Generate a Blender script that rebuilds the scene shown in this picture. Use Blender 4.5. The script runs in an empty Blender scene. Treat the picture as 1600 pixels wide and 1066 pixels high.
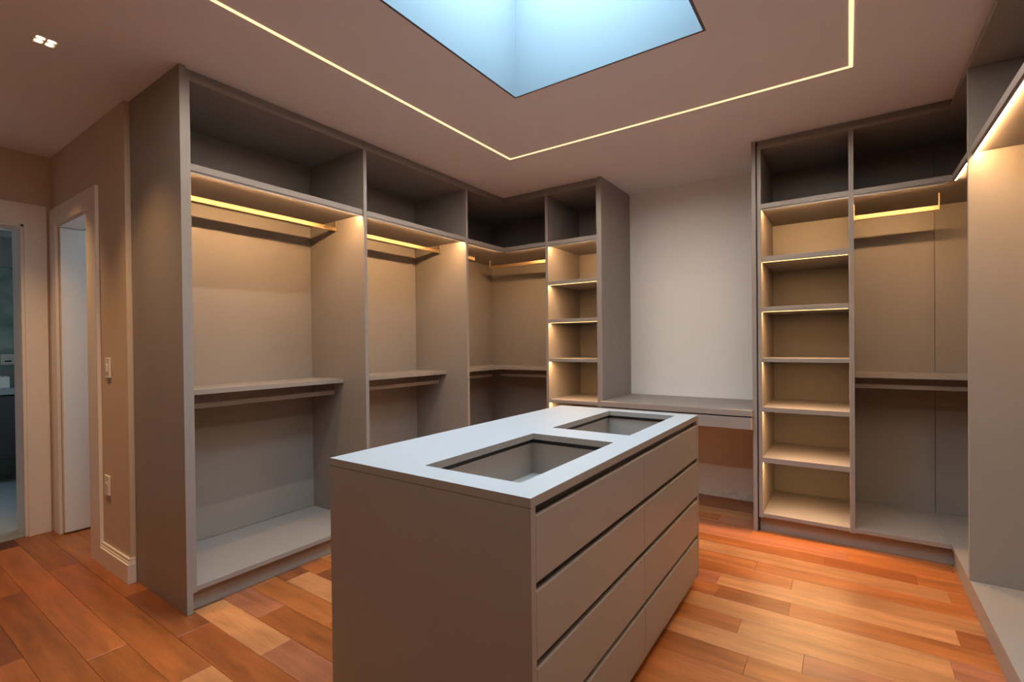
import bpy, bmesh, math, random
from mathutils import Vector, Matrix
R = math.radians
rnd = random.Random(7)
S = bpy.context.scene
COL = S.collection

# ------------------------------------------------------------------ camera
cd = bpy.data.cameras.new('camera'); cam = bpy.data.objects.new('camera', cd); COL.objects.link(cam)
YAW, PITCH, ROLL, HC, FPX = R(34.6186), R(-0.4074), R(-0.605), 1.3185, 760.95
fwd = Vector((-math.sin(YAW)*math.cos(PITCH), math.cos(YAW)*math.cos(PITCH), math.sin(PITCH)))
rt0 = Vector((math.cos(YAW), math.sin(YAW), 0)); up0 = rt0.cross(fwd)
rt = math.cos(ROLL)*rt0 + math.sin(ROLL)*up0
up = -math.sin(ROLL)*rt0 + math.cos(ROLL)*up0
M = Matrix((rt, up, -fwd)).transposed().to_4x4(); M.translation = (0, 0, HC)
cam.matrix_world = M
cd.sensor_width = 36; cd.lens = FPX/1600*36; cd.shift_y = 9.68/1600; cd.clip_start = 0.05
S.camera = cam

# ------------------------------------------------------------------ sky, exposure
W = bpy.data.worlds.new('sky'); S.world = W; W.use_nodes = True
bg = W.node_tree.nodes['Background']
bg.inputs[0].default_value = (0.50, 0.76, 1.0, 1); bg.inputs[1].default_value = 43.0
vs = S.view_settings
vs.view_transform = 'Standard'; vs.look = 'None'; vs.gamma = 1; vs.use_curve_mapping = False; vs.exposure = 0.0
S.cycles.max_bounces = 10; S.cycles.diffuse_bounces = 6; S.cycles.caustics_reflective = False; S.cycles.caustics_refractive = False
S.cycles.sample_clamp_indirect = 4

K_CEIL, W_CEIL, SPREAD_C = 1.9, 8.1, 172   # ceiling strip: diffuser radiance, watts per metre, beam
K_SHELF = 300.0     # angled strips under the top shelves
K_TOWER, W_TOWER, SPREAD_T = 2.3, 7.5, 178    # flat strips under the tower shelves
K_DOWN = 78.0      # downlight spots, watts
WARM = (1.0, 0.56, 0.24)
WARMC = (1.0, 0.88, 0.77)

def portal(name, loc, rot, sx, sy):
    l = bpy.data.lights.new(name, 'AREA'); l.shape = 'RECTANGLE'; l.size = sx; l.size_y = sy
    l.cycles.is_portal = True
    o = bpy.data.objects.new(name, l); o.location = loc; o.rotation_euler = rot; COL.objects.link(o)
SKX0, SKX1, SKY0, SKY1, SKZ = -1.527, -0.524, 1.25, 2.273, 3.36
portal('skylight_portal', ((SKX0+SKX1)/2, (SKY0+SKY1)/2, SKZ-0.02), (0, 0, 0), SKX1-SKX0, SKY1-SKY0)

# ------------------------------------------------------------------ materials
def mat(name, col, rough=0.5, metal=0.0, noise=0.0, nscale=8.0, bump=0.0, bscale=200.0, spec=0.5):
    m = bpy.data.materials.new(name); m.use_nodes = True
    nt = m.node_tree; b = nt.nodes['Principled BSDF']
    b.inputs['Base Color'].default_value = (*col, 1); b.inputs['Roughness'].default_value = rough
    b.inputs['Metallic'].default_value = metal; b.inputs['Specular IOR Level'].default_value = spec
    tc = nt.nodes.new('ShaderNodeTexCoord')
    if noise:
        n = nt.nodes.new('ShaderNodeTexNoise'); n.inputs['Scale'].default_value = nscale; n.inputs['Detail'].default_value = 6
        nt.links.new(tc.outputs['Object'], n.inputs['Vector'])
        mr = nt.nodes.new('ShaderNodeMapRange')
        mr.inputs['From Min'].default_value = 0.3; mr.inputs['From Max'].default_value = 0.7
        mr.inputs['To Min'].default_value = 1-noise; mr.inputs['To Max'].default_value = 1+noise
        nt.links.new(n.outputs['Fac'], mr.inputs['Value'])
        mx = nt.nodes.new('ShaderNodeVectorMath'); mx.operation = 'SCALE'
        mx.inputs[0].default_value = col
        nt.links.new(mr.outputs[0], mx.inputs['Scale']); nt.links.new(mx.outputs[0], b.inputs['Base Color'])
    if bump:
        n2 = nt.nodes.new('ShaderNodeTexNoise'); n2.inputs['Scale'].default_value = bscale; n2.inputs['Detail'].default_value = 3
        nt.links.new(tc.outputs['Object'], n2.inputs['Vector'])
        bp = nt.nodes.new('ShaderNodeBump'); bp.inputs['Strength'].default_value = bump; bp.inputs['Distance'].default_value = 0.001
        nt.links.new(n2.outputs['Fac'], bp.inputs['Height']); nt.links.new(bp.outputs['Normal'], b.inputs['Normal'])
    return m
def emis(name, col, k):
    m = bpy.data.materials.new(name); m.use_nodes = True; nt = m.node_tree; nt.nodes.clear()
    e = nt.nodes.new('ShaderNodeEmission'); e.inputs[0].default_value = (*col, 1); e.inputs[1].default_value = k
    o = nt.nodes.new('ShaderNodeOutputMaterial'); nt.links.new(e.outputs[0], o.inputs[0])
    return m
LAM = mat('greige_laminate', (0.275, 0.247, 0.224), 0.42, noise=0.02, nscale=5, bump=0.08, bscale=350)
LAMTOP = mat('skylit_laminate', (0.295, 0.31, 0.325), 0.5, noise=0.015, nscale=4, bump=0.05, bscale=350)  # body laminate made paler and bluer: skylight painted into the island top
DARK = mat('dark_channel', (0.018, 0.016, 0.015), 0.5, noise=0.05)
ROD = mat('champagne_metal', (0.33, 0.235, 0.125), 0.4, 0.65, noise=0.02)
CHAMP = mat('satin_nickel', (0.55, 0.53, 0.50), 0.3, 0.9, noise=0.03)
ALU = mat('led_profile', (0.35, 0.32, 0.29), 0.45, 0.4, noise=0.02)
CEIL = mat('ceiling_paint', (0.83, 0.85, 0.89), 0.75, noise=0.012, nscale=3, bump=0.1, bscale=120)
WHITE = mat('white_wall_paint', (0.87, 0.88, 0.88), 0.7, noise=0.015, nscale=3, bump=0.12, bscale=150)
GREIGE = mat('beige_wall_paint', (0.58, 0.48, 0.37), 0.7, noise=0.02, nscale=3, bump=0.12, bscale=150)
TRIM = mat('white_trim_lacquer', (0.80, 0.76, 0.71), 0.38, noise=0.01)
PLASTER = mat('bare_plaster', (0.84, 0.85, 0.87), 0.9, noise=0.14, nscale=30, bump=0.6, bscale=60)
PLASTIC = mat('white_plastic', (0.80, 0.77, 0.72), 0.35, noise=0.01)
SUB = mat('subfloor', (0.05, 0.03, 0.02), 0.9, noise=0.1)
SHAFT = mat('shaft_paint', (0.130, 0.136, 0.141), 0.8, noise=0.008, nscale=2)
BATHW = mat('bath_white', (0.55, 0.56, 0.57), 0.6, noise=0.02)
BULK = mat('bath_grey', (0.30, 0.31, 0.30), 0.5, noise=0.12, nscale=3)
VAN = mat('vanity_graphite', (0.055, 0.052, 0.055), 0.45, noise=0.04)
TILE = mat('bath_tile', (0.42, 0.43, 0.42), 0.35, noise=0.08, nscale=4)
def marble():
    m = mat('teal_marble', (0.2, 0.3, 0.28), 0.18)
    nt = m.node_tree; b = nt.nodes['Principled BSDF']; tc = nt.nodes.new('ShaderNodeTexCoord')
    n = nt.nodes.new('ShaderNodeTexNoise'); n.inputs['Scale'].default_value = 2.2; n.inputs['Detail'].default_value = 8; n.inputs['Distortion'].default_value = 1.6
    nt.links.new(tc.outputs['Object'], n.inputs['Vector'])
    r = nt.nodes.new('ShaderNodeValToRGB'); e = r.color_ramp.elements
    e[0].position = 0.3; e[0].color = (0.125, 0.205, 0.19, 1); e[1].position = 0.72; e[1].color = (0.40, 0.50, 0.47, 1)
    nt.links.new(n.outputs['Fac'], r.inputs[0]); nt.links.new(r.outputs[0], b.inputs['Base Color'])
    return m
MARBLE = marble()
def wood():
    m = bpy.data.materials.new('hardwood_plank'); m.use_nodes = True
    nt = m.node_tree; b = nt.nodes['Principled BSDF']; L = nt.links.new; N = nt.nodes.new
    oi = N('ShaderNodeObjectInfo'); tc = N('ShaderNodeTexCoord')
    off = N('ShaderNodeVectorMath'); off.operation = 'SCALE'; off.inputs[0].default_value = (37.0, 91.0, 13.0)
    L(oi.outputs['Random'], off.inputs['Scale'])
    def stretched(sx, sy, scale, detail, dist=0.0):
        mp = N('ShaderNodeMapping'); mp.inputs['Scale'].default_value = (sx, sy, 1)
        L(tc.outputs['Object'], mp.inputs['Vector'])
        ad = N('ShaderNodeVectorMath'); ad.operation = 'ADD'; L(mp.outputs[0], ad.inputs[0]); L(off.outputs[0], ad.inputs[1])
        n = N('ShaderNodeTexNoise'); n.inputs['Scale'].default_value = scale; n.inputs['Detail'].default_value = detail
        n.inputs['Distortion'].default_value = dist; n.inputs['Roughness'].default_value = 0.6
        L(ad.outputs[0], n.inputs['Vector']); return n
    n1 = stretched(0.9, 9, 2.2, 7, 0.5)       # broad cathedral figure
    n2 = stretched(2.5, 70, 4.0, 4, 0.0)      # fine pores
    n3 = stretched(1.0, 1.0, 3.0, 3, 0.0)     # blotches
    def rng(n, a, c):
        r = N('ShaderNodeMapRange'); r.inputs['From Min'].default_value = 0.28; r.inputs['From Max'].default_value = 0.72
        r.inputs['To Min'].default_value = a; r.inputs['To Max'].default_value = c; L(n.outputs['Fac'], r.inputs['Value']); return r
    r1, r2, r3 = rng(n1, 0.66, 1.28), rng(n2, 0.86, 1.12), rng(n3, 0.86, 1.14)
    a = N('ShaderNodeMath'); a.operation = 'MULTIPLY'; L(r1.outputs[0], a.inputs[0]); L(r2.outputs[0], a.inputs[1])
    c = N('ShaderNodeMath'); c.operation = 'MULTIPLY'; L(a.outputs[0], c.inputs[0]); L(r3.outputs[0], c.inputs[1])
    v = N('ShaderNodeVectorMath'); v.operation = 'SCALE'; L(oi.outputs['Color'], v.inputs[0]); L(c.outputs[0], v.inputs['Scale'])
    L(v.outputs[0], b.inputs['Base Color'])
    rr = rng(n3, 0.30, 0.44); L(rr.outputs[0], b.inputs['Roughness'])
    bp = N('ShaderNodeBump'); bp.inputs['Strength'].default_value = 0.12; bp.inputs['Distance'].default_value = 0.001
    L(n2.outputs['Fac'], bp.inputs['Height']); L(bp.outputs[0], b.inputs['Normal'])
    return m
WOOD = wood()
def glass():
    m = bpy.data.materials.new('window_glass'); m.use_nodes = True; nt = m.node_tree; nt.nodes.clear()
    t = nt.nodes.new('ShaderNodeBsdfTransparent'); t.inputs[0].default_value = (0.95, 0.98, 0.97, 1)
    g = nt.nodes.new('ShaderNodeBsdfGlossy'); g.inputs['Roughness'].default_value = 0.02
    mx = nt.nodes.new('ShaderNodeMixShader'); mx.inputs[0].default_value = 0.07
    o = nt.nodes.new('ShaderNodeOutputMaterial')
    nt.links.new(t.outputs[0], mx.inputs[1]); nt.links.new(g.outputs[0], mx.inputs[2]); nt.links.new(mx.outputs[0], o.inputs[0])
    return m
GLASS = glass()
E_CEIL = emis('ceiling_strip_light', (1.0, 0.60, 0.30), K_CEIL)
E_SHELF = emis('shelf_strip_light', WARM, K_SHELF)
E_TOWER = emis('tower_strip_light', (1.0, 0.66, 0.27), K_TOWER)
E_DOWN = emis('downlight_glow', (1.0, 0.74, 0.40), 5.0)

# ------------------------------------------------------------------ helpers
def root(name, label, cat, loc=(0, 0, 0), group=None, kind=None):
    o = bpy.data.objects.new(name, None); o.empty_display_size = 0.1; COL.objects.link(o); o.location = loc
    if label: o['label'] = label
    if cat: o['category'] = cat
    if group: o['group'] = group
    if kind: o['kind'] = kind
    return o
def wloc(p):
    v = Vector((0, 0, 0))
    while p is not None: v += p.location; p = p.parent
    return v
def finish(name, bm, m, parent=None, bevel=0.0, kind=None):
    if bevel:
        bmesh.ops.bevel(bm, geom=[e for e in bm.edges], offset=bevel, segments=1, affect='EDGES', clamp_overlap=True)
    bmesh.ops.recalc_face_normals(bm, faces=bm.faces)
    me = bpy.data.meshes.new(name); bm.to_mesh(me); bm.free(); me.materials.append(m)
    o = bpy.data.objects.new(name, me); COL.objects.link(o)
    if parent is not None:
        me.transform(Matrix.Translation(-wloc(parent))); o.parent = parent
    if kind: o['kind'] = kind
    return o
def addbox(bm, x0, x1, y0, y1, z0, z1):
    x0, x1 = sorted((x0, x1)); y0, y1 = sorted((y0, y1)); z0, z1 = sorted((z0, z1))
    v = [bm.verts.new(p) for p in ((x0,y0,z0),(x1,y0,z0),(x1,y1,z0),(x0,y1,z0),(x0,y0,z1),(x1,y0,z1),(x1,y1,z1),(x0,y1,z1))]
    for f in ((0,3,2,1),(4,5,6,7),(0,1,5,4),(1,2,6,5),(2,3,7,6),(3,0,4,7)): bm.faces.new([v[i] for i in f])
def box(name, x0, x1, y0, y1, z0, z1, m, parent=None, bevel=0.0008, kind=None):
    bm = bmesh.new(); addbox(bm, x0, x1, y0, y1, z0, z1)
    return finish(name, bm, m, parent, bevel, kind)
def boxes(name, lst, m, parent=None, bevel=0.0, kind=None):
    bm = bmesh.new()
    for b in lst: addbox(bm, *b)
    return finish(name, bm, m, parent, bevel, kind)
def prism(name, poly, z0, z1, m, parent=None, bevel=0.0008, kind=None):
    bm = bmesh.new()
    a = [bm.verts.new((x, y, z0)) for x, y in poly]; b = [bm.verts.new((x, y, z1)) for x, y in poly]
    bm.faces.new(a); bm.faces.new(b); n = len(poly)
    for i in range(n): bm.faces.new((a[i], a[(i+1) % n], b[(i+1) % n], b[i]))
    return finish(name, bm, m, parent, bevel, kind)
def sweep(name, sec, p0, p1, m, parent=None, bevel=0.0):
    """sec: closed list of 3-D offsets, extruded from p0 to p1"""
    bm = bmesh.new(); p0, p1 = Vector(p0), Vector(p1)
    a = [bm.verts.new(p0+Vector(s)) for s in sec]; b = [bm.verts.new(p1+Vector(s)) for s in sec]
    bm.faces.new(a); bm.faces.new(b); n = len(sec)
    for i in range(n): bm.faces.new((a[i], a[(i+1) % n], b[(i+1) % n], b[i]))
    return finish(name, bm, m, parent, bevel)
def disc(name, c, r, h, m, parent, axis='z', seg=14):
    bm = bmesh.new()
    bmesh.ops.create_cone(bm, cap_ends=True, segments=seg, radius1=r, radius2=r*0.8, depth=h)
    if axis == 'y': bmesh.ops.rotate(bm, verts=bm.verts, matrix=Matrix.Rotation(R(90), 3, 'X'))
    if axis == 'x': bmesh.ops.rotate(bm, verts=bm.verts, matrix=Matrix.Rotation(R(90), 3, 'Y'))
    bmesh.ops.translate(bm, verts=bm.verts, vec=c)
    return finish(name, bm, m, parent)

def downstrip(p0, p1, width, watts, col, spread, parent):
    """the light a strip throws: a long narrow area lamp just below its diffuser, facing down"""
    p0, p1 = Vector(p0), Vector(p1)
    l = bpy.data.lights.new('strip_lamp', 'AREA'); l.shape = 'RECTANGLE'
    l.size = (p1-p0).length; l.size_y = width; l.energy = watts; l.color = col; l.spread = R(spread)
    o = bpy.data.objects.new('strip_lamp', l); COL.objects.link(o)
    o.rotation_euler = (0, 0, math.atan2(p1.y-p0.y, p1.x-p0.x))
    o.parent = parent; o.location = (p0+p1)/2-wloc(parent)

class Face:
    """a straight cabinet front: u runs along it, d inwards from the front, z up"""
    def __init__(s, side, f): s.side, s.f = side, f
    def pt(s, u, d, z):
        if s.side == 'L': return (s.f-d, u, z)
        if s.side == 'R': return (s.f+d, u, z)
        return (u, s.f+d, z)
    def vec(s, d, z):
        if s.side == 'L': return (-d, 0, z)
        if s.side == 'R': return (d, 0, z)
        return (0, d, z)
    def box(s, name, u0, u1, d0, d1, z0, z1, m, parent, bevel=0.0008):
        a, b = s.pt(u0, d0, z0), s.pt(u1, d1, z1)
        return box(name, a[0], b[0], a[1], b[1], z0, z1, m, parent, bevel)
    def rod(s, u0, u1, d, ztop, zb, parent, ends=(True, True), m=None):
        """flat hanging rail: bar plus the bar-end brackets that hang it from the shelf above"""
        m = m or ROD
        r = s.box('closet_rod', u0, u1, d, d+0.014, zb, zb+0.030, m, parent, 0.002)
        for e, u in zip(ends, (u0, u1)):
            if e:
                sg = 1 if u == u0 else -1
                s.box('rod_bracket', u, u+sg*0.007, d-0.003, d+0.017, zb-0.001, ztop, m, r, 0.001)
        return r
    def led45(s, u0, u1, zb, parent, d=0.007, c=0.012):
        """angled strip under a shelf's front edge, throwing its light down and back"""
        h = sweep('led_strip', [s.vec(d, 0), s.vec(d+c, 0), s.vec(d, -c)], s.pt(u0, 0, zb), s.pt(u1, 0, zb), ALU, parent)
        e = 0.0008
        sweep('diffuser', [s.vec(d+c-0.0015, -0.0015), s.vec(d+c-0.0015+e, -0.0015-e), s.vec(d+0.004+e, -c+0.004-e), s.vec(d+0.004, -c+0.004)],
              s.pt(u0+0.004, 0, zb), s.pt(u1-0.004, 0, zb), E_SHELF, h)
    def led(s, u0, u1, zb, parent, d=0.010):
        if zb > 1.4:      # surface-mounted profile under the upper shelves
            h = s.box('led_strip', u0, u1, d, d+0.012, zb-0.0022, zb, ALU, parent, 0)
            s.box('diffuser', u0+0.003, u1-0.003, d+0.002, d+0.010, zb-0.0060, zb-0.0022, E_TOWER, h, 0)
            downstrip(s.pt(u0+0.003, d+0.006, zb-0.0066), s.pt(u1-0.003, d+0.006, zb-0.0066), 0.007, W_TOWER*(u1-u0), WARM, SPREAD_T, h)
        else:             # profile let in flush under the lower shelves
            h = s.box('led_strip', u0, u1, d, d+0.012, zb+0.003, zb+0.006, ALU, parent, 0)
            s.box('diffuser', u0+0.003, u1-0.003, d+0.001, d+0.011, zb+0.002, zb+0.003, E_TOWER, h, 0)
            downstrip(s.pt(u0+0.003, d+0.006, zb+0.001), s.pt(u1-0.003, d+0.006, zb+0.001), 0.007, W_TOWER*(u1-u0), WARM, SPREAD_T, h)

H = 2.70
XL, XLB = -2.671, -3.292        # left run: front, back panel face
YB, YBB = 3.755, 4.385          # back run
XR, XRB = 0.487, 1.085          # right run
TOPZ, TOPT = 2.636, 2.662       # underside / top of the top boards
PT = 0.0133                     # one board of a doubled divider

# ------------------------------------------------------------------ room shell
sub = boxes('floor', [(-7.25, 1.15, -2.95, 4.45, -0.12, -0.014)], SUB, kind='structure')
# ceiling with the skylight opening
SL = 0.012
ceil = boxes('ceiling', [(-4.80, SKX0-SL, -2.95, 4.45, H, H+0.10), (SKX1+SL, 1.15, -2.95, 4.45, H, H+0.10),
                         (SKX0-SL, SKX1+SL, -2.95, SKY0-SL, H, H+0.10), (SKX0-SL, SKX1+SL, SKY1+SL, 4.45, H, H+0.10)], CEIL, kind='structure')
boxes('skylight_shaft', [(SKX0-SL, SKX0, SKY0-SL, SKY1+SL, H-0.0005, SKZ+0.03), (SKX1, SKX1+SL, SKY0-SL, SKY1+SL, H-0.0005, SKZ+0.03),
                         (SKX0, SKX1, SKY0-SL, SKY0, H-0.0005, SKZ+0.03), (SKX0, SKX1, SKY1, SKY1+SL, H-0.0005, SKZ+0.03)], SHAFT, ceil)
w1 = root('window_1', None, None, ((SKX0+SKX1)/2, (SKY0+SKY1)/2, SKZ), kind='structure')
boxes('window_frame', [(SKX0-0.05, SKX0+0.03, SKY0-0.05, SKY1+0.05, SKZ+0.03, SKZ+0.08), (SKX1-0.03, SKX1+0.05, SKY0-0.05, SKY1+0.05, SKZ+0.03, SKZ+0.08),
                       (SKX0, SKX1, SKY0-0.05, SKY0+0.03, SKZ+0.03, SKZ+0.08), (SKX0, SKX1, SKY1-0.03, SKY1+0.05, SKZ+0.03, SKZ+0.08)], TRIM, w1)
box('pane', SKX0+0.02, SKX1-0.02, SKY0+0.02, SKY1-0.02, SKZ+0.05, SKZ+0.058, GLASS, w1, 0)

wb = boxes('wall_back', [(-3.42, 1.15, 4.40, 4.50, -0.1, 2.72)], WHITE, kind='structure')
boxes('wall_right', [(1.10, 1.20, -2.95, 4.45, -0.1, 2.72)], WHITE, kind='structure')
boxes('wall_front', [(-4.80, 1.15, -2.95, -2.85, -0.1, 2.72)], GREIGE, kind='structure')
boxes('wall_closet', [(-3.42, -3.305, 1.06, 4.45, -0.1, 2.72)], WHITE, kind='structure')
# hall wall (faces the camera) with doorway 2
DX0, DX1, DZ = -4.600, -3.925, 2.195
boxes('wall_hall', [(DX1, -3.321, 1.02, 1.14, -0.1, 2.72), (-4.80, DX0, 1.02, 1.14, -0.1, 2.72), (DX0, DX1, 1.02, 1.14, DZ, 2.72)], GREIGE, kind='structure')
# left wall with doorway 1
LX = -4.752; LXB = -4.98; DY0, DY1 = 0.02, 0.878
boxes('wall_left', [(LXB, LX, DY1, 4.45, -0.1, 2.72), (LXB, LX, -2.95, DY0, -0.1, 2.72), (LXB, LX, DY0, DY1, DZ, 2.72)], GREIGE, kind='structure')

# bare plaster left along the bottom of the white wall under the desk
bm = bmesh.new(); xs = [-1.66+i*0.03 for i in range(39)]; lo, hi, lo2, hi2 = [], [], [], []
for i, x in enumerate(xs):
    if x > -0.55: break
    h = 0.052+0.018*math.sin(x*9+0.5)+rnd.uniform(-0.007, 0.007)+(0.018 if -0.97 < x < -0.78 else 0)
    y = 4.400-rnd.uniform(0.004, 0.010)
    lo.append(bm.verts.new((x, y-0.003, 0.0))); hi.append(bm.verts.new((x, y, h*0.55))); lo2.append(bm.verts.new((x, y-0.002+rnd.uniform(0,.002), h*0.85))); hi2.append(bm.verts.new((x, 4.402, h)))
for a in range(len(lo)-1):
    for r0, r1 in ((lo, hi), (hi, lo2), (lo2, hi2)): bm.faces.new((r0[a], r0[a+1], r1[a+1], r1[a]))
finish('plaster_patch', bm, PLASTER, wb)

# door casings, jambs, leaf
d1 = root('door_1', None, None, (LX, 0.45, 0), kind='structure')
boxes('door_jamb', [(LXB-0.01, LX+0.004, DY1-0.022, DY1-0.001, 0, DZ), (LXB-0.01, LX+0.004, DY0+0.001, DY0+0.022, 0, DZ), (LXB-0.01, LX+0.004, DY0, DY1, DZ-0.022, DZ-0.001)], TRIM, d1, 0.001)
boxes('door_casing', [(LX, LX+0.016, DY1-0.002, 0.990, 0, DZ+0.142), (LX, LX+0.016, DY0-0.11, DY0+0.002, 0, DZ+0.142), (LX, LX+0.016, DY0, DY1, DZ-0.002, DZ+0.142),
                      (LX, LX+0.022, DY1-0.006, DY1+0.012, 0, DZ+0.006), (LX, LX+0.022, DY0, DY1, DZ-0.006, DZ+0.012)], TRIM, d1, 0.001)
d2 = root('door_2', None, None, (-4.2, 1.06, 0), kind='structure')
boxes('door_jamb', [(DX1-0.02, DX1-0.001, 1.018, 1.142, 0, DZ), (DX0, DX1, 1.018, 1.142, DZ-0.02, DZ-0.001)], TRIM, d2, 0.001)
boxes('door_casing', [(-4.735, DX0+0.004, 1.002, 1.02, 0, DZ+0.115), (DX1-0.004, -3.752, 1.002, 1.02, 0, DZ+0.115), (DX0, DX1, 1.002, 1.02, DZ-0.004, DZ+0.115)], TRIM, d2, 0.001)
box('door_leaf', DX0+0.001, DX0+0.036, 1.024, 1.68, 0.012, DZ-0.024, TRIM, d2, 0.002)

# baseboard around the wall end, stepped profile
def base(name, path, side):
    bm = bmesh.new()
    return bm
bm = bmesh.new()
for dpt, za, zb_ in ((0.020, 0, 0.108), (0.014, 0.108, 0.120), (0.011, 0.120, 0.138)):
    addbox(bm, -3.752, -3.322+dpt, 1.019-dpt, 1.019, za, zb_); addbox(bm, -3.3205, -3.322+dpt, 1.019, 1.041, za, zb_)
finish('baseboard_hall', bm, TRIM, None, 0.0012, 'structure')

# ------------------------------------------------------------------ plank floor
PW, Y0P = 0.143, 1.083
TONES = {'o': (0.335, 0.105, 0.026), 'l': (0.405, 0.170, 0.062), 'r': (0.315, 0.108, 0.048), 'd': (0.200, 0.061, 0.018), 'b': (0.265, 0.078, 0.018), 'k': (0.14, 0.049, 0.020)}
JO = {0: [(-2.69, 'd'), (-2.068, 'l'), (-1.3, 'r')], 1: [(-2.366, 'r'), (-1.35, 'b')], 2: [(-2.03, 'o'), (-1.2, 'b')],
      3: [(-2.60, 'd'), (-1.9, 'l')], -1: [(-3.157, 'o'), (-2.517, 'd'), (-1.75, 'b')], -2: [(-3.9, 'b'), (-2.172, 'o'), (-1.2, 'l')],
      -3: [(-4.57, 'k'), (-2.649, 'o'), (-1.6, 'b')], -4: [(-3.7, 'o'), (-2.30, 'b')], -5: [(-2.9, 'd'), (-2.0, 'b')],
      8: [(-0.70, 'r'), (-0.158, 'l'), (0.75, 'r')], 9: [(-0.42, 'o'), (0.9, 'l')], 10: [(0.337, 'l'), (1.0, 'r')], 7: [(-0.35, 'b'), (0.7, 'o')],
      11: [(-0.575, 'o'), (-0.245, 'b'), (0.8, 'o')], 12: [(-0.60, 'r'), (0.393, 'l'), (1.0, 'b')], 13: [(-0.9, 'o'), (-0.257, 'o'), (0.6, 'l')],
      14: [(-0.45, 'o'), (0.55, 'o')], 15: [(-1.0, 'r'), (0.42, 'l')], 16: [(-0.9, 'o'), (-0.12, 'b'), (0.303, 'b'), (1.0, 'o')], 17: [(-0.012, 'r'), (0.9, 'o')],
      18: [(-1.1, 'd'), (-0.55, 'r')], 19: [(-0.8, 'b')], 20: [(-1.2, 'd')]}
def plank(x0, x1, y0, y1, tone):
    g = 0.0004
    bm = bmesh.new(); addbox(bm, x0+g, x1-g, y0+g, y1-g, -0.0135, rnd.uniform(-0.0004, 0.0))
    tops = [e for e in bm.edges if all(v.co.z > -0.005 for v in e.verts)]
    bmesh.ops.bevel(bm, geom=tops, offset=0.0009, segments=1, affect='EDGES')
    cx, cy = (x0+x1)/2, (y0+y1)/2
    bmesh.ops.translate(bm, verts=bm.verts, vec=(-cx, -cy, 0))
    o = finish('plank', bm, WOOD, None); o.parent = sub; o.location = (cx, cy, 0)
    j = rnd.uniform(0.90, 1.10); h = rnd.uniform(0.96, 1.05)
    o.color = (tone[0]*j, tone[1]*j*h, tone[2]*j*h, 1)
for j in range(-28, 24):
    y0, y1 = Y0P+PW*j, Y0P+PW*(j+1)
    if y0 > 4.40: break
    y1 = min(y1, 4.40)
    xa, xb = -4.75, 1.10
    segs = list(JO.get(j, []))
    x = xa; out = []
    first = segs[0][0] if segs else xb
    # random pieces up to the first noted joint
    while first-x > 1.7:
        l = rnd.uniform(0.8, 1.6); out.append((x, x+l, rnd.choice('ooolrbd'))); x += l
    for e, t in segs:
        out.append((x, e, t)); x = e
    while xb-x > 1.5:
        l = rnd.uniform(0.6, 1.3); out.append((x, x+l, rnd.choice('oolrb'))); x += l
    if xb-x > 0.01: out.append((x, xb, rnd.choice('oolr')))
    for a, b, t in out:
        if y0 > 1.1 and b < -3.31 and y0 > 2.6: continue
        plank(a, b, y0, y1, TONES[t])

# ------------------------------------------------------------------ left run
FL, FB, FR = Face('L', XL), Face('B', YB), Face('R', XR)
FBR = Face('B', 3.738)
def straight(F, r, u0, u1, depth, pl=PT, pr=PT, shelf=None, ztop=TOPZ, outer0=None, outer1=None, zb0=0.085, zb1=0.130):
    """carcass: two sides, top, bottom, back, plinth, ceiling filler"""
    F.box('side_panel', u0, u0+pl, 0, depth, 0.098, TOPT, LAM, r)
    F.box('side_panel', u1-pr, u1, 0, depth, 0.098, TOPT, LAM, r)
    F.box('top_panel', u0+pl, u1-pr, 0.001, depth, ztop, TOPT, LAM, r)
    F.box('bottom_panel', u0+pl, u1-pr, 0.001, depth-0.012, 0.104, 0.130, LAM, r)
    F.box('back_panel', u0+pl, u1-pr, depth-0.010, depth, 0.130, ztop, LAM, r)
    F.box('plinth', u0, u1, 0.040, 0.058, 0.0, 0.098, LAM, r)
    F.box('ceiling_filler', u0, u1, 0.020, 0.036, TOPT, H-0.001, LAM, r)

DL = XL-XLB
D1, D2 = 2.1485, 3.2120
def bay(u0, u1, label, pl=PT):
    r = root('wardrobe_cabinet', label, 'wardrobe', (XL-0.3, (u0+u1)/2, 0), 'open wardrobe bays along the left run')
    straight(FL, r, u0, u1, DL, pl)
    a, b = u0+pl, u1-PT
    s = FL.box('upper_shelf', a, b, 0.010, DL-0.012, 2.197, 2.232, LAM, r)
    f = FL.led45(a+0.001, b-0.001, 2.197, r, d=0.016)
    FL.rod(a+0.0005, b-0.0005, 0.300, 2.197, 2.125, r, (True, True))
    FL.box('middle_shelf', a, b, 0.240, DL-0.012, 1.058, 1.086, LAM, r)
    FL.rod(a+0.0005, b-0.0005, 0.335, 1.058, 0.972, r, (True, True), LAM)
    for u, d in ((a+0.022, 0.085), (b-0.022, 0.085), (a+0.022, 0.56), (b-0.022, 0.595)):
        disc('cam_cover', FL.pt(u, d, 0.1306), 0.007, 0.0016, CHAMP, r)
    return r
b1 = bay(1.072, D1, 'open greige wardrobe bay behind the tall end gable, nearest the hall wall', 0.018)
FL.box('end_gable', 1.043, 1.0715, -0.003, 0.637, 0.0, H-0.001, LAM, b1)
b2 = bay(D1+0.0002, D2, 'narrower-looking open wardrobe bay between the gable bay and the dark inside corner')

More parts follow.
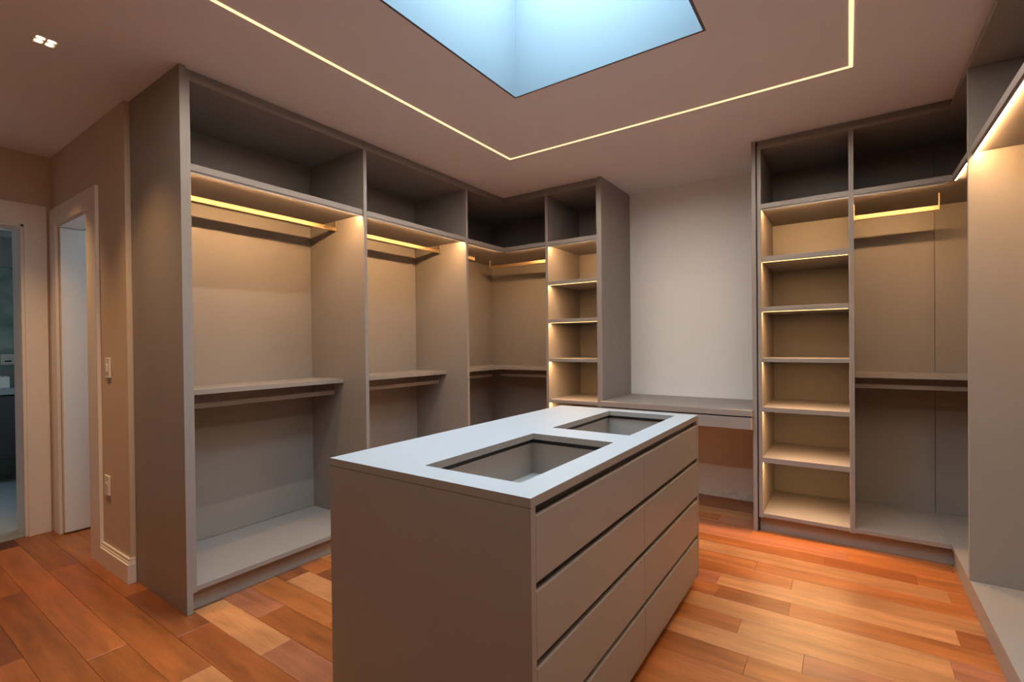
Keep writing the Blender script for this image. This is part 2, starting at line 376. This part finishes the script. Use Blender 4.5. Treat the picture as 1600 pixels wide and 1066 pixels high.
# inside-corner unit
c1 = root('corner_wardrobe', 'L-shaped corner wardrobe with dark upper niche between left bays and shelf tower', 'wardrobe', (-2.95, 4.0, 0))
D3 = -2.2085
def Lpoly(x0, x1, xm, y0, ym, y1):       # back-left corner, leg along x=x0.. and leg along y=..y1
    return [(x0, y0), (xm, y0), (xm, ym), (x1, ym), (x1, y1), (x0, y1)]
ca, cb = D2+0.0002, D3-0.0002
FL.box('side_panel', ca, ca+PT, 0, DL, 0.098, TOPT, LAM, c1)
FB.box('side_panel', cb-PT, cb, 0, YBB-YB, 0.098, TOPT, LAM, c1)
pa, pb = ca+PT, cb-PT
prism('top_panel', Lpoly(XLB, pb, XL-0.001, pa, YB+0.001, YBB), TOPZ, TOPT, LAM, c1)
prism('bottom_panel', Lpoly(XLB+0.012, pb, XL-0.001, pa, YB+0.001, YBB-0.012), 0.104, 0.130, LAM, c1)
prism('upper_shelf', Lpoly(XLB+0.012, pb, XL-0.010, pa, YB+0.010, YBB-0.012), 2.193, 2.228, LAM, c1)
prism('middle_shelf', Lpoly(XLB+0.012, pb, XL-0.240, pa, YB+0.240, YBB-0.012), 1.060, 1.088, LAM, c1)
box('back_panel', XLB, XLB+0.010, pa, YBB, 0.130, TOPZ, LAM, c1)
box('back_panel', XLB+0.010, pb, YBB-0.010, YBB, 0.130, TOPZ, LAM, c1)
FL.box('plinth', ca, YB+0.040, 0.040, 0.058, 0, 0.098, LAM, c1)
FB.box('plinth', XL-0.040, cb, 0.040, 0.058, 0, 0.098, LAM, c1)
FL.box('ceiling_filler', ca, YB+0.020, 0.020, 0.036, TOPT, H-0.001, LAM, c1)
FB.box('ceiling_filler', XL-0.020, cb, 0.020, 0.036, TOPT, H-0.001, LAM, c1)
FL.led45(pa+0.001, YB+0.004, 2.193, c1, d=0.016)
FB.led45(XL-0.004, pb-0.001, 2.193, c1, d=0.016)
FL.rod(pa+0.0005, 3.672, 0.290, 2.193, 2.125, c1, (False, True))
FB.rod(-3.075, pb-0.0005, 0.300, 2.193, 2.098, c1, (True, False))
FL.rod(pa+0.0005, 3.99, 0.335, 1.060, 0.985, c1, (False, True), LAM)
FB.rod(-2.97, pb-0.0005, 0.335, 1.060, 0.985, c1, (True, False), LAM)

def tower(F, name, label, u0, u1, pl, pr, depth, shelves, zt):
    r = root(name, label, 'shelf tower', F.pt((u0+u1)/2, 0.3, 0))
    straight(F, r, u0, u1, depth, pl, pr)
    a, b = u0+pl, u1-pr
    F.box('upper_shelf', a, b, 0.004, depth-0.012, zt[0], zt[1], LAM, r)
    F.led45(a+0.001, b-0.001, zt[0], r, d=0.010)
    for z0, z1 in shelves:
        if z0 > 1.4: F.box('shelf', a, b, 0.010, depth-0.012, z0, z1, LAM, r)
        else:
            sweep('shelf', [F.vec(d_, z_) for d_, z_ in ((0.010, z0), (0.015, z0), (0.015, z0+0.006), (depth-0.012, z0+0.006), (depth-0.012, z1), (0.010, z1))],
                  F.pt(a, 0, 0), F.pt(b, 0, 0), LAM, r, 0.0006)
        F.led(a+0.002, b-0.002, z0, r, d=0.016)
    for u, d in ((a+0.02, 0.10), (b-0.02, 0.09)):
        disc('cam_cover', F.pt(u, d, 0.1306), 0.007, 0.0016, CHAMP, r)
    return r
t1 = tower(FB, 'shelf_tower', 'slim lit shelf tower left of the white wall panel', D3, -1.7075, PT, 0.018, YBB-YB,
           [(1.840, 1.868), (1.503, 1.531), (1.155, 1.183), (0.792, 0.820), (0.445, 0.473)], (2.188, 2.223))
FB.box('end_gable', -1.7072, -1.679, -0.003, 4.398-YB, 0.0, H-0.001, LAM, t1)

# right tower with its gable beside the desk
T1, T2 = -0.5130, 0.0190
t2 = tower(FBR, 'shelf_tower', 'lit shelf tower with seven niches right of the white wall panel', T1, T2, 0.024, PT, YBB-3.738,
           [(1.866, 1.900), (1.524, 1.553), (1.174, 1.200), (0.831, 0.862), (0.479, 0.514)], (2.229, 2.262))
FBR.box('end_gable', -0.5485, -0.5215, 0.000, 0.660, 0.0, H-0.001, LAM, t2)
FBR.box('dark_gap_strip', -0.5213, -0.5132, 0.02, 0.04, 0.0, H-0.001, DARK, t2)

# right inside-corner unit
c2 = root('corner_wardrobe', 'L-shaped corner wardrobe between the seven-niche tower and the broad side panel', 'wardrobe', (0.7, 4.05, 0))
YR = 3.738; YP = 3.248
da = T2+0.0002
FBR.box('side_panel', da, da+PT, 0, YBB-YR, 0.098, TOPT, LAM, c2)
FR.box('side_panel', YP+0.0002, YP+PT, -0.001, XRB-XR, 0.130, TOPT, LAM, c2)
qa, qb = da+PT, YP+PT
RP = lambda o, e, b=0.0: [(qa, YR+o), (XR+o, YR+o), (XR+o, qb), (XRB-b, qb), (XRB-b, YBB-b), (qa, YBB-b)]
prism('top_panel', RP(0.001, 0), TOPZ, TOPT, LAM, c2)
FBR.box('bottom_panel', qa, XR-0.0004, 0.001, YBB-YR-0.012, 0.104, 0.130, LAM, c2)
FR.box('bottom_panel', YP, YBB-0.012, 0.000, XRB-XR-0.012, 0.104, 0.130, LAM, c2)
prism('upper_shelf', [(qa, YR+0.006), (XR+0.009, YR+0.006), (XR+0.009, qb), (XRB-0.012, qb), (XRB-0.012, YBB-0.012), (qa, YBB-0.012)], 2.229, 2.262, LAM, c2)
prism('middle_shelf', RP(0.245, 0, 0.012), 1.068, 1.094, LAM, c2)
box('back_panel', qa, XR-0.0014, YBB-0.010, YBB, 0.130, TOPZ, LAM, c2, 0)
box('back_panel', XR+0.0014, XRB, YBB-0.010, YBB, 0.130, TOPZ, LAM, c2, 0)
box('back_panel', XRB-0.010, XRB, qb, YBB-0.010, 0.130, TOPZ, LAM, c2)
box('dark_gap_strip', XR-0.02, XR+0.02, YBB+0.0005, YBB+0.004, 0.13, TOPZ, DARK, c2, 0)  # dark strip added behind the panel gap to paint its shade
FBR.box('plinth', T2, XR+0.04, 0.040, 0.058, 0, 0.098, LAM, c2)
FR.box('plinth', YP, YR+0.04, 0.010, 0.028, 0, 0.104, LAM, c2)
FBR.box('ceiling_filler', T2, XR+0.020, 0.020, 0.036, TOPT, H-0.001, LAM, c2)
FR.box('ceiling_filler', YP, YR+0.020, 0.020, 0.036, TOPT, H-0.001, LAM, c2)
FBR.led45(qa+0.001, XR-0.010, 2.229, c2, d=0.012)
FR.led45(qb+0.001, YR-0.015, 2.229, c2, d=0.015)
FBR.rod(qa+0.0005, 0.473, 0.275, 2.229, 2.125, c2, (True, True))
FBR.rod(qa+0.0005, 0.86, 0.310, 1.068, 0.994, c2, (True, True), LAM)
for x, y in ((0.452, 3.845), (0.525, 3.87), (0.462, 4.33), (0.535, 4.33), (0.62, 3.33)):
    disc('cam_cover', (x, y, 0.1306), 0.008, 0.0016, CHAMP, c2)

# right run towards the camera
def rbay(u0, u1, label):
    r = root('wardrobe_cabinet', label, 'wardrobe', (XR+0.3, (u0+u1)/2, 0))
    dp = XRB-XR
    FR.box('side_panel', u0, u0+PT, -0.001, dp, 0.130, TOPT, LAM, r)
    FR.box('side_panel', u1-PT, u1, -0.001, dp, 0.130, TOPT, LAM, r)
    FR.box('top_panel', u0+PT, u1-PT, 0.001, dp, TOPZ, TOPT, LAM, r)
    FR.box('bottom_panel', u0, u1, 0.000, dp-0.012, 0.104, 0.130, LAM, r)
    FR.box('back_panel', u0+PT, u1-PT, dp-0.010, dp, 0.130, TOPZ, LAM, r)
    FR.box('plinth', u0, u1, 0.010, 0.028, 0, 0.104, LAM, r)
    FR.box('ceiling_filler', u0, u1, 0.020, 0.036, TOPT, H-0.001, LAM, r)
    FR.box('upper_shelf', u0+PT, u1-PT, 0.010, dp-0.012, 2.224, 2.260, LAM, r)
    FR.led45(u0+PT+0.001, u1-PT-0.001, 2.224, r, d=0.018)
    FR.rod(u0+PT+0.0005, u1-PT-0.0005, 0.300, 2.224, 2.140, r)
    for u, d in ((u1-PT-0.03, 0.06), (u0+PT+0.03, 0.06)): disc('cam_cover', FR.pt(u, d, 0.1306), 0.008, 0.0016, CHAMP, r)
    return r
rb = rbay(1.75, YP, 'wardrobe bay at the right frame edge with bright strip under its shelf')
FR.box('end_gable', 1.722, 1.7495, -0.003, XRB-XR, 0.0, H-0.001, LAM, rb)

# ------------------------------------------------------------------ desk
dk = root('desk', 'floating greige dressing desk with one shallow drawer under the white wall', 'desk', (-1.1, 4.05, 0))
dx0, dx1, dyf = -1.6785, -0.5490, 3.692
box('desktop', dx0, dx1, dyf, 4.399, 0.797, 0.838, LAM, dk)
dr = box('drawer', dx0+0.002, dx1-0.002, dyf+0.002, dyf+0.020, 0.706, 0.788, LAM, dk)
boxes('drawer_box', [(dx0+0.03, dx1-0.03, dyf+0.020, 4.20, 0.712, 0.722), (dx0+0.03, dx0+0.045, dyf+0.02, 4.20, 0.722, 0.780), (dx1-0.045, dx1-0.03, dyf+0.02, 4.20, 0.722, 0.780), (dx0+0.03, dx1-0.03, 4.185, 4.20, 0.722, 0.780)], LAM, dr)
box('finger_channel', dx0+0.004, dx1-0.004, dyf+0.016, dyf+0.03, 0.786, 0.797, DARK, dk, 0)
for xr in (dx0, dx1-0.024): box('desk_rail', xr, xr+0.024, dyf+0.03, 4.398, 0.70, 0.797, LAM, dk)

# ------------------------------------------------------------------ island
ix0, ix1, iy0, iy1, iz = -1.509, -0.669, 1.045, 2.730, 0.9224
isl = root('island', 'freestanding greige drawer island with two open display wells in its top', 'island', ((ix0+ix1)/2, (iy0+iy1)/2, 0))
cx0, cx1 = -1.145, -0.768; wells = ((1.147, 1.815), (1.986, 2.648)); st = 0.0255
def slab(name, z0t, z1t, m):
    bm = bmesh.new()
    xsl = [ix0, cx0, cx1, ix1]; ysl = [iy0, wells[0][0], wells[0][1], wells[1][0], wells[1][1], iy1]
    top = {}; bot = {}
    for i, x in enumerate(xsl):
        for j, y in enumerate(ysl):
            top[i, j] = bm.verts.new((x, y, z1t)); bot[i, j] = bm.verts.new((x, y, z0t))
    hole = lambda i, j: i == 1 and j in (1, 3)
    inside = lambda i, j: 0 <= i < 3 and 0 <= j < 5 and not hole(i, j)
    for i in range(3):
        for j in range(5):
            if hole(i, j): continue
            bm.faces.new((top[i, j], top[i+1, j], top[i+1, j+1], top[i, j+1])); bm.faces.new((bot[i, j], bot[i, j+1], bot[i+1, j+1], bot[i+1, j]))
            for (di, dj, a, b) in ((-1, 0, (i, j), (i, j+1)), (1, 0, (i+1, j), (i+1, j+1)), (0, -1, (i, j), (i+1, j)), (0, 1, (i, j+1), (i+1, j+1))):
                if not inside(i+di, j+dj): bm.faces.new((top[a], top[b], bot[b], bot[a]))
    return finish(name, bm, m, isl)
z0t = iz-st
wt = slab('worktop', z0t, iz-0.0008, LAM)
slab('skylit_sheet', iz-0.0008, iz, LAMTOP)  # thin sheet added to carry the painted skylight, edges stay body colour
zs = z0t
box('end_panel', ix0, ix1-0.0, iy0+0.0005, iy0+0.024, 0.055, zs-0.0012, LAM, isl)
box('end_panel', ix0, ix1-0.0, iy1-0.024, iy1-0.0005, 0.055, zs-0.0012, LAM, isl)
box('back_panel', ix0+0.0005, ix0+0.018, iy0+0.024, iy1-0.024, 0.055, zs-0.001, LAM, isl)
ys = 1.884
box('divider', ix0+0.02, ix1-0.030, ys-0.009, ys+0.009, 0.075, zs-0.03, LAM, isl)
box('bottom_panel', ix0+0.018, ix1-0.004, iy0+0.024, iy1-0.024, 0.057, 0.075, LAM, isl)
box('plinth', ix0+0.05, ix1-0.055, iy0+0.05, iy1-0.05, 0.0, 0.057, DARK, isl, 0)
gt = [0.8935, 0.695, 0.492, 0.285]; gh = 0.024
for r0 in range(4):
    zt = gt[r0]-gh; zb = gt[r0+1] if r0 < 3 else 0.078
    for (a, b) in ((iy0+0.0255, ys-0.0015), (ys+0.0015, iy1-0.0255)):
        o = box('drawer', ix1-0.018, ix1-0.0005, a, b, zb, zt, LAM, isl, 0.0012)
        if r0: boxes('drawer_box', [(ix0+0.06, ix1-0.018, a+0.02, a+0.032, zb+0.02, zt-0.03), (ix0+0.06, ix1-0.018, b-0.032, b-0.02, zb+0.02, zt-0.03),
                      (ix0+0.06, ix1-0.018, a+0.02, b-0.02, zb+0.012, zb+0.02)], LAM, o)
    box('finger_channel', ix1-0.026, ix1-0.0185, iy0+0.024, iy1-0.024, gt[r0]-gh-0.004, gt[r0]+0.002, DARK, isl, 0)
# the display wells: dark slot right under the worktop, then a tray
for (a, b) in wells:
    e = 0.012; zf = 0.745; x0, x1 = cx0-e, cx1+e; y0, y1 = a-e, b+e; t = 0.006; zt = zs-0.018
    w = boxes('display_tray', [(x0-t, x0, y0-t, y1+t, zf-t, zt), (x1, x1+t, y0-t, y1+t, zf-t, zt), (x0, x1, y0-t, y0, zf-t, zt), (x0, x1, y1, y1+t, zf-t, zt), (x0, x1, y0, y1, zf-t, zf)], LAM, isl, 0)
    boxes('glass_slot', [(x0-0.012, x0-0.002, y0-0.012, y1+0.012, zt-0.001, zs-0.0006), (x1+0.002, x1+0.012, y0-0.012, y1+0.012, zt-0.001, zs-0.0006),
                         (x0-0.002, x1+0.002, y0-0.012, y0-0.002, zt-0.001, zs-0.0006), (x0-0.002, x1+0.002, y1+0.002, y1+0.012, zt-0.001, zs-0.0006)], DARK, isl)

# ------------------------------------------------------------------ ceiling strip light
ls = root('ceiling_light_strip', 'warm glowing light strip set into the ceiling around the skylight', 'light strip', (-1.03, 1.5, H))
lx0, lx1, ly0, ly1, lw = -2.075, 0.0175, 0.53, 3.008, 0.0085
for (x0, x1, y0, y1) in ((lx0-lw, lx0+lw, ly0-lw, ly1+lw), (lx1-lw, lx1+lw, ly0-lw, ly1+lw), (lx0+lw, lx1-lw, ly1-lw, ly1+lw), (lx0+lw, lx1-lw, ly0-lw, ly0+lw)):
    g = box('strip_segment', x0, x1, y0, y1, H-0.0025, H+0.001, E_CEIL, ls, 0)
    if x1-x0 > y1-y0: a, b = (x0, (y0+y1)/2, H-0.004), (x1, (y0+y1)/2, H-0.004)
    else: a, b = ((x0+x1)/2, y0, H-0.004), ((x0+x1)/2, y1, H-0.004)
    downstrip(a, b, 0.013, W_CEIL*(Vector(b)-Vector(a)).length, WARMC, SPREAD_C, ls)

# ------------------------------------------------------------------ recessed downlights in the hall
def downlight(x, y, label):
    r = root('downlight', label, 'downlight', (x, y, H), 'recessed square downlights in the hall ceiling')
    a = 0.036
    boxes('frame', [(x-a-0.006, x-a, y-a-0.006, y+a+0.006, H-0.003, H+0.001), (x+a, x+a+0.006, y-a-0.006, y+a+0.006, H-0.003, H+0.001),
                    (x-a, x+a, y-a-0.006, y-a, H-0.003, H+0.001), (x-a, x+a, y+a, y+a+0.006, H-0.003, H+0.001), (x-0.003, x+0.003, y-a, y+a, H-0.0025, H+0.001), (x-a, x+a, y-0.003, y+0.003, H-0.0025, H+0.001)], PLASTIC, r)
    for i in (-1, 1):
        for j in (-1, 1):
            disc('lens', (x+i*0.0185, y+j*0.0185, H-0.0012), 0.014, 0.002, E_DOWN, r)
    l = bpy.data.lights.new('downlight_beam', 'SPOT'); l.energy = K_DOWN; l.color = (1.0, 0.56, 0.23); l.spot_size = R(84); l.spot_blend = 1.0; l.shadow_soft_size = 0.03
    o = bpy.data.objects.new('downlight_beam', l); COL.objects.link(o); o.parent = r; o.location = (0, 0, -0.012)
downlight(-2.962, 0.625, 'small square recessed downlight with four lenses near the tall gable')
downlight(-4.13, 0.62, 'small square recessed downlight near the two doorways')

# ------------------------------------------------------------------ switch and socket on the hall wall
def plate(name, label, x, z, kind):
    r = root(name, label, kind, (x, 1.02, z))
    box('cover_plate', x-0.036, x+0.036, 1.010, 1.0195, z-0.059, z+0.059, PLASTIC, r, 0.002)
    if kind == 'light switch':
        box('rocker', x-0.012, x+0.012, 1.004, 1.010, z-0.024, z+0.024, PLASTIC, r, 0.002)
    else:
        disc('socket_face', (x, 1.0095, z), 0.021, 0.003, PLASTIC, r, 'y', 20)
        for dxx in (-0.008, 0, 0.008): disc('pin_hole', (x+dxx, 1.0078, z+(0.003 if dxx == 0 else 0)), 0.0024, 0.001, DARK, r, 'y', 8)
plate('light_switch', 'white light switch plate on the beige wall beside the gable', -3.615, 1.200, 'light switch')
plate('wall_socket', 'white socket plate low on the beige wall above the baseboard', -3.655, 0.497, 'socket')

# ------------------------------------------------------------------ bathroom beyond doorway 1
fb = boxes('floor_bath', [(-7.25, LXB, -1.25, 1.75, -0.05, -0.010)], SUB, kind='structure')
for i in range(4):
    for j in range(5):
        x0, y0 = LXB-0.60*(i+1), -1.2+0.6*j
        box('tile', max(x0, -7.2)+0.0015, x0+0.5985, y0+0.0015, y0+0.5985, -0.010, -0.001, TILE, fb, 0.001)
box('threshold', LXB-0.01, LX-0.02, DY0+0.02, DY1-0.02, -0.013, 0.003, BULK, fb, 0.002)
boxes('wall_bath', [(-7.30, -7.20, -1.25, 1.75, -0.1, 2.5)], MARBLE, kind='structure')
boxes('wall_bath_side', [(-7.25, LXB, -1.30, -1.2, -0.1, 2.6), (-7.25, -6.3, 1.70, 1.80, -0.1, 2.6), (-5.7, LXB, 1.70, 1.80, -0.1, 2.6), (-6.3, -5.7, 1.70, 1.80, -0.1, 1.4), (-6.3, -5.7, 1.70, 1.80, 1.9, 2.6)], BATHW, kind='structure')
boxes('ceiling_bath', [(-7.30, LXB+0.1, -1.30, 1.80, 2.58, 2.68)], BATHW, kind='structure')
boxes('trim_1', [(-7.20, -7.10, -1.2, 1.70, 2.47, 2.58), (-7.10, -7.06, -1.2, 1.70, 2.53, 2.58)], BATHW, kind='structure')
boxes('trim_2', [(-7.20, -7.15, -1.2, 1.70, 2.17, 2.47)], BULK, kind='structure')
boxes('trim_3', [(-7.20, -7.175, -1.2, 1.70, 0.935, 1.085), (-7.20, -7.16, -1.2, 1.70, 1.085, 1.10)], BULK, kind='structure')
w2 = root('added_window_2', None, None, (-6.0, 1.75, 1.5), kind='structure')  # added window, out of view, placed to light the bathroom wall
boxes('window_frame', [(-6.3, -6.26, 1.72, 1.78, 1.4, 1.9), (-5.74, -5.7, 1.72, 1.78, 1.4, 1.9), (-6.26, -5.74, 1.72, 1.78, 1.4, 1.44), (-6.26, -5.74, 1.72, 1.78, 1.86, 1.9)], TRIM, w2)
box('pane', -6.26, -5.74, 1.747, 1.753, 1.44, 1.86, GLASS, w2, 0)
portal('added_window_portal', (-6.0, 1.69, 1.65), (R(-90), 0, 0), 0.6, 0.5)
vn = root('vanity', 'dark wall-hung vanity under a stone top seen through the bathroom doorway', 'vanity', (-6.97, 0.6, 0.25))
box('cabinet', -7.195, -6.77, -0.4, 1.55, 0.25, 0.86, VAN, vn, 0.002)
box('painted_shadow', -7.195, -6.79, -0.39, 1.54, 0.86, 0.872, DARK, vn, 0)  # black strip painting the shadow under the countertop
box('countertop', -7.174, -6.75, -0.41, 1.56, 0.872, 0.935, BULK, vn, 0.002)
bs = root('vessel_basin', 'white rectangular basin standing on the bathroom stone top', 'basin', (-6.97, 0.95, 0.935))
boxes('bowl', [(-7.12, -6.84, 0.62, 1.14, 0.936, 0.950), (-7.12, -7.10, 0.62, 1.14, 0.95, 1.045), (-6.86, -6.84, 0.62, 1.14, 0.95, 1.045), (-7.10, -6.86, 0.62, 0.64, 0.95, 1.045), (-7.10, -6.86, 1.12, 1.14, 0.95, 1.045)], PLASTIC, bs)
ob = root('wall_socket', 'white square socket plate on the teal bathroom wall', 'socket', (-7.2, 1.18, 1.21))
box('cover_plate', -7.199, -7.190, 1.135, 1.235, 1.155, 1.265, PLASTIC, ob, 0.002)
box('outlet_slot', -7.190, -7.186, 1.165, 1.215, 1.185, 1.20, DARK, ob, 0.001)

# ------------------------------------------------------------------ bedroom glimpse beyond doorway 2
boxes('wall_room', [(LX, -3.41, 3.5, 3.6, -0.1, 1.5), (LX, -3.41, 3.5, 3.6, 2.0, 2.72), (LX, -4.2, 3.5, 3.6, 1.5, 2.0), (-3.55, -3.41, 3.5, 3.6, 1.5, 2.0)], WHITE, kind='structure')
w3 = root('added_window_3', None, None, (-3.88, 3.55, 1.6), kind='structure')  # added window, out of view, to throw daylight on the door leaf
boxes('window_frame', [(-4.2, -4.16, 3.52, 3.58, 1.5, 2.0), (-3.59, -3.55, 3.52, 3.58, 1.5, 2.0), (-4.16, -3.59, 3.52, 3.58, 1.5, 1.54), (-4.16, -3.59, 3.52, 3.58, 1.96, 2.0)], TRIM, w3)
box('pane', -4.16, -3.59, 3.547, 3.553, 1.54, 1.96, GLASS, w3, 0)
portal('added_window_portal', (-3.875, 3.49, 1.75), (R(-90), 0, 0), 0.65, 0.5)
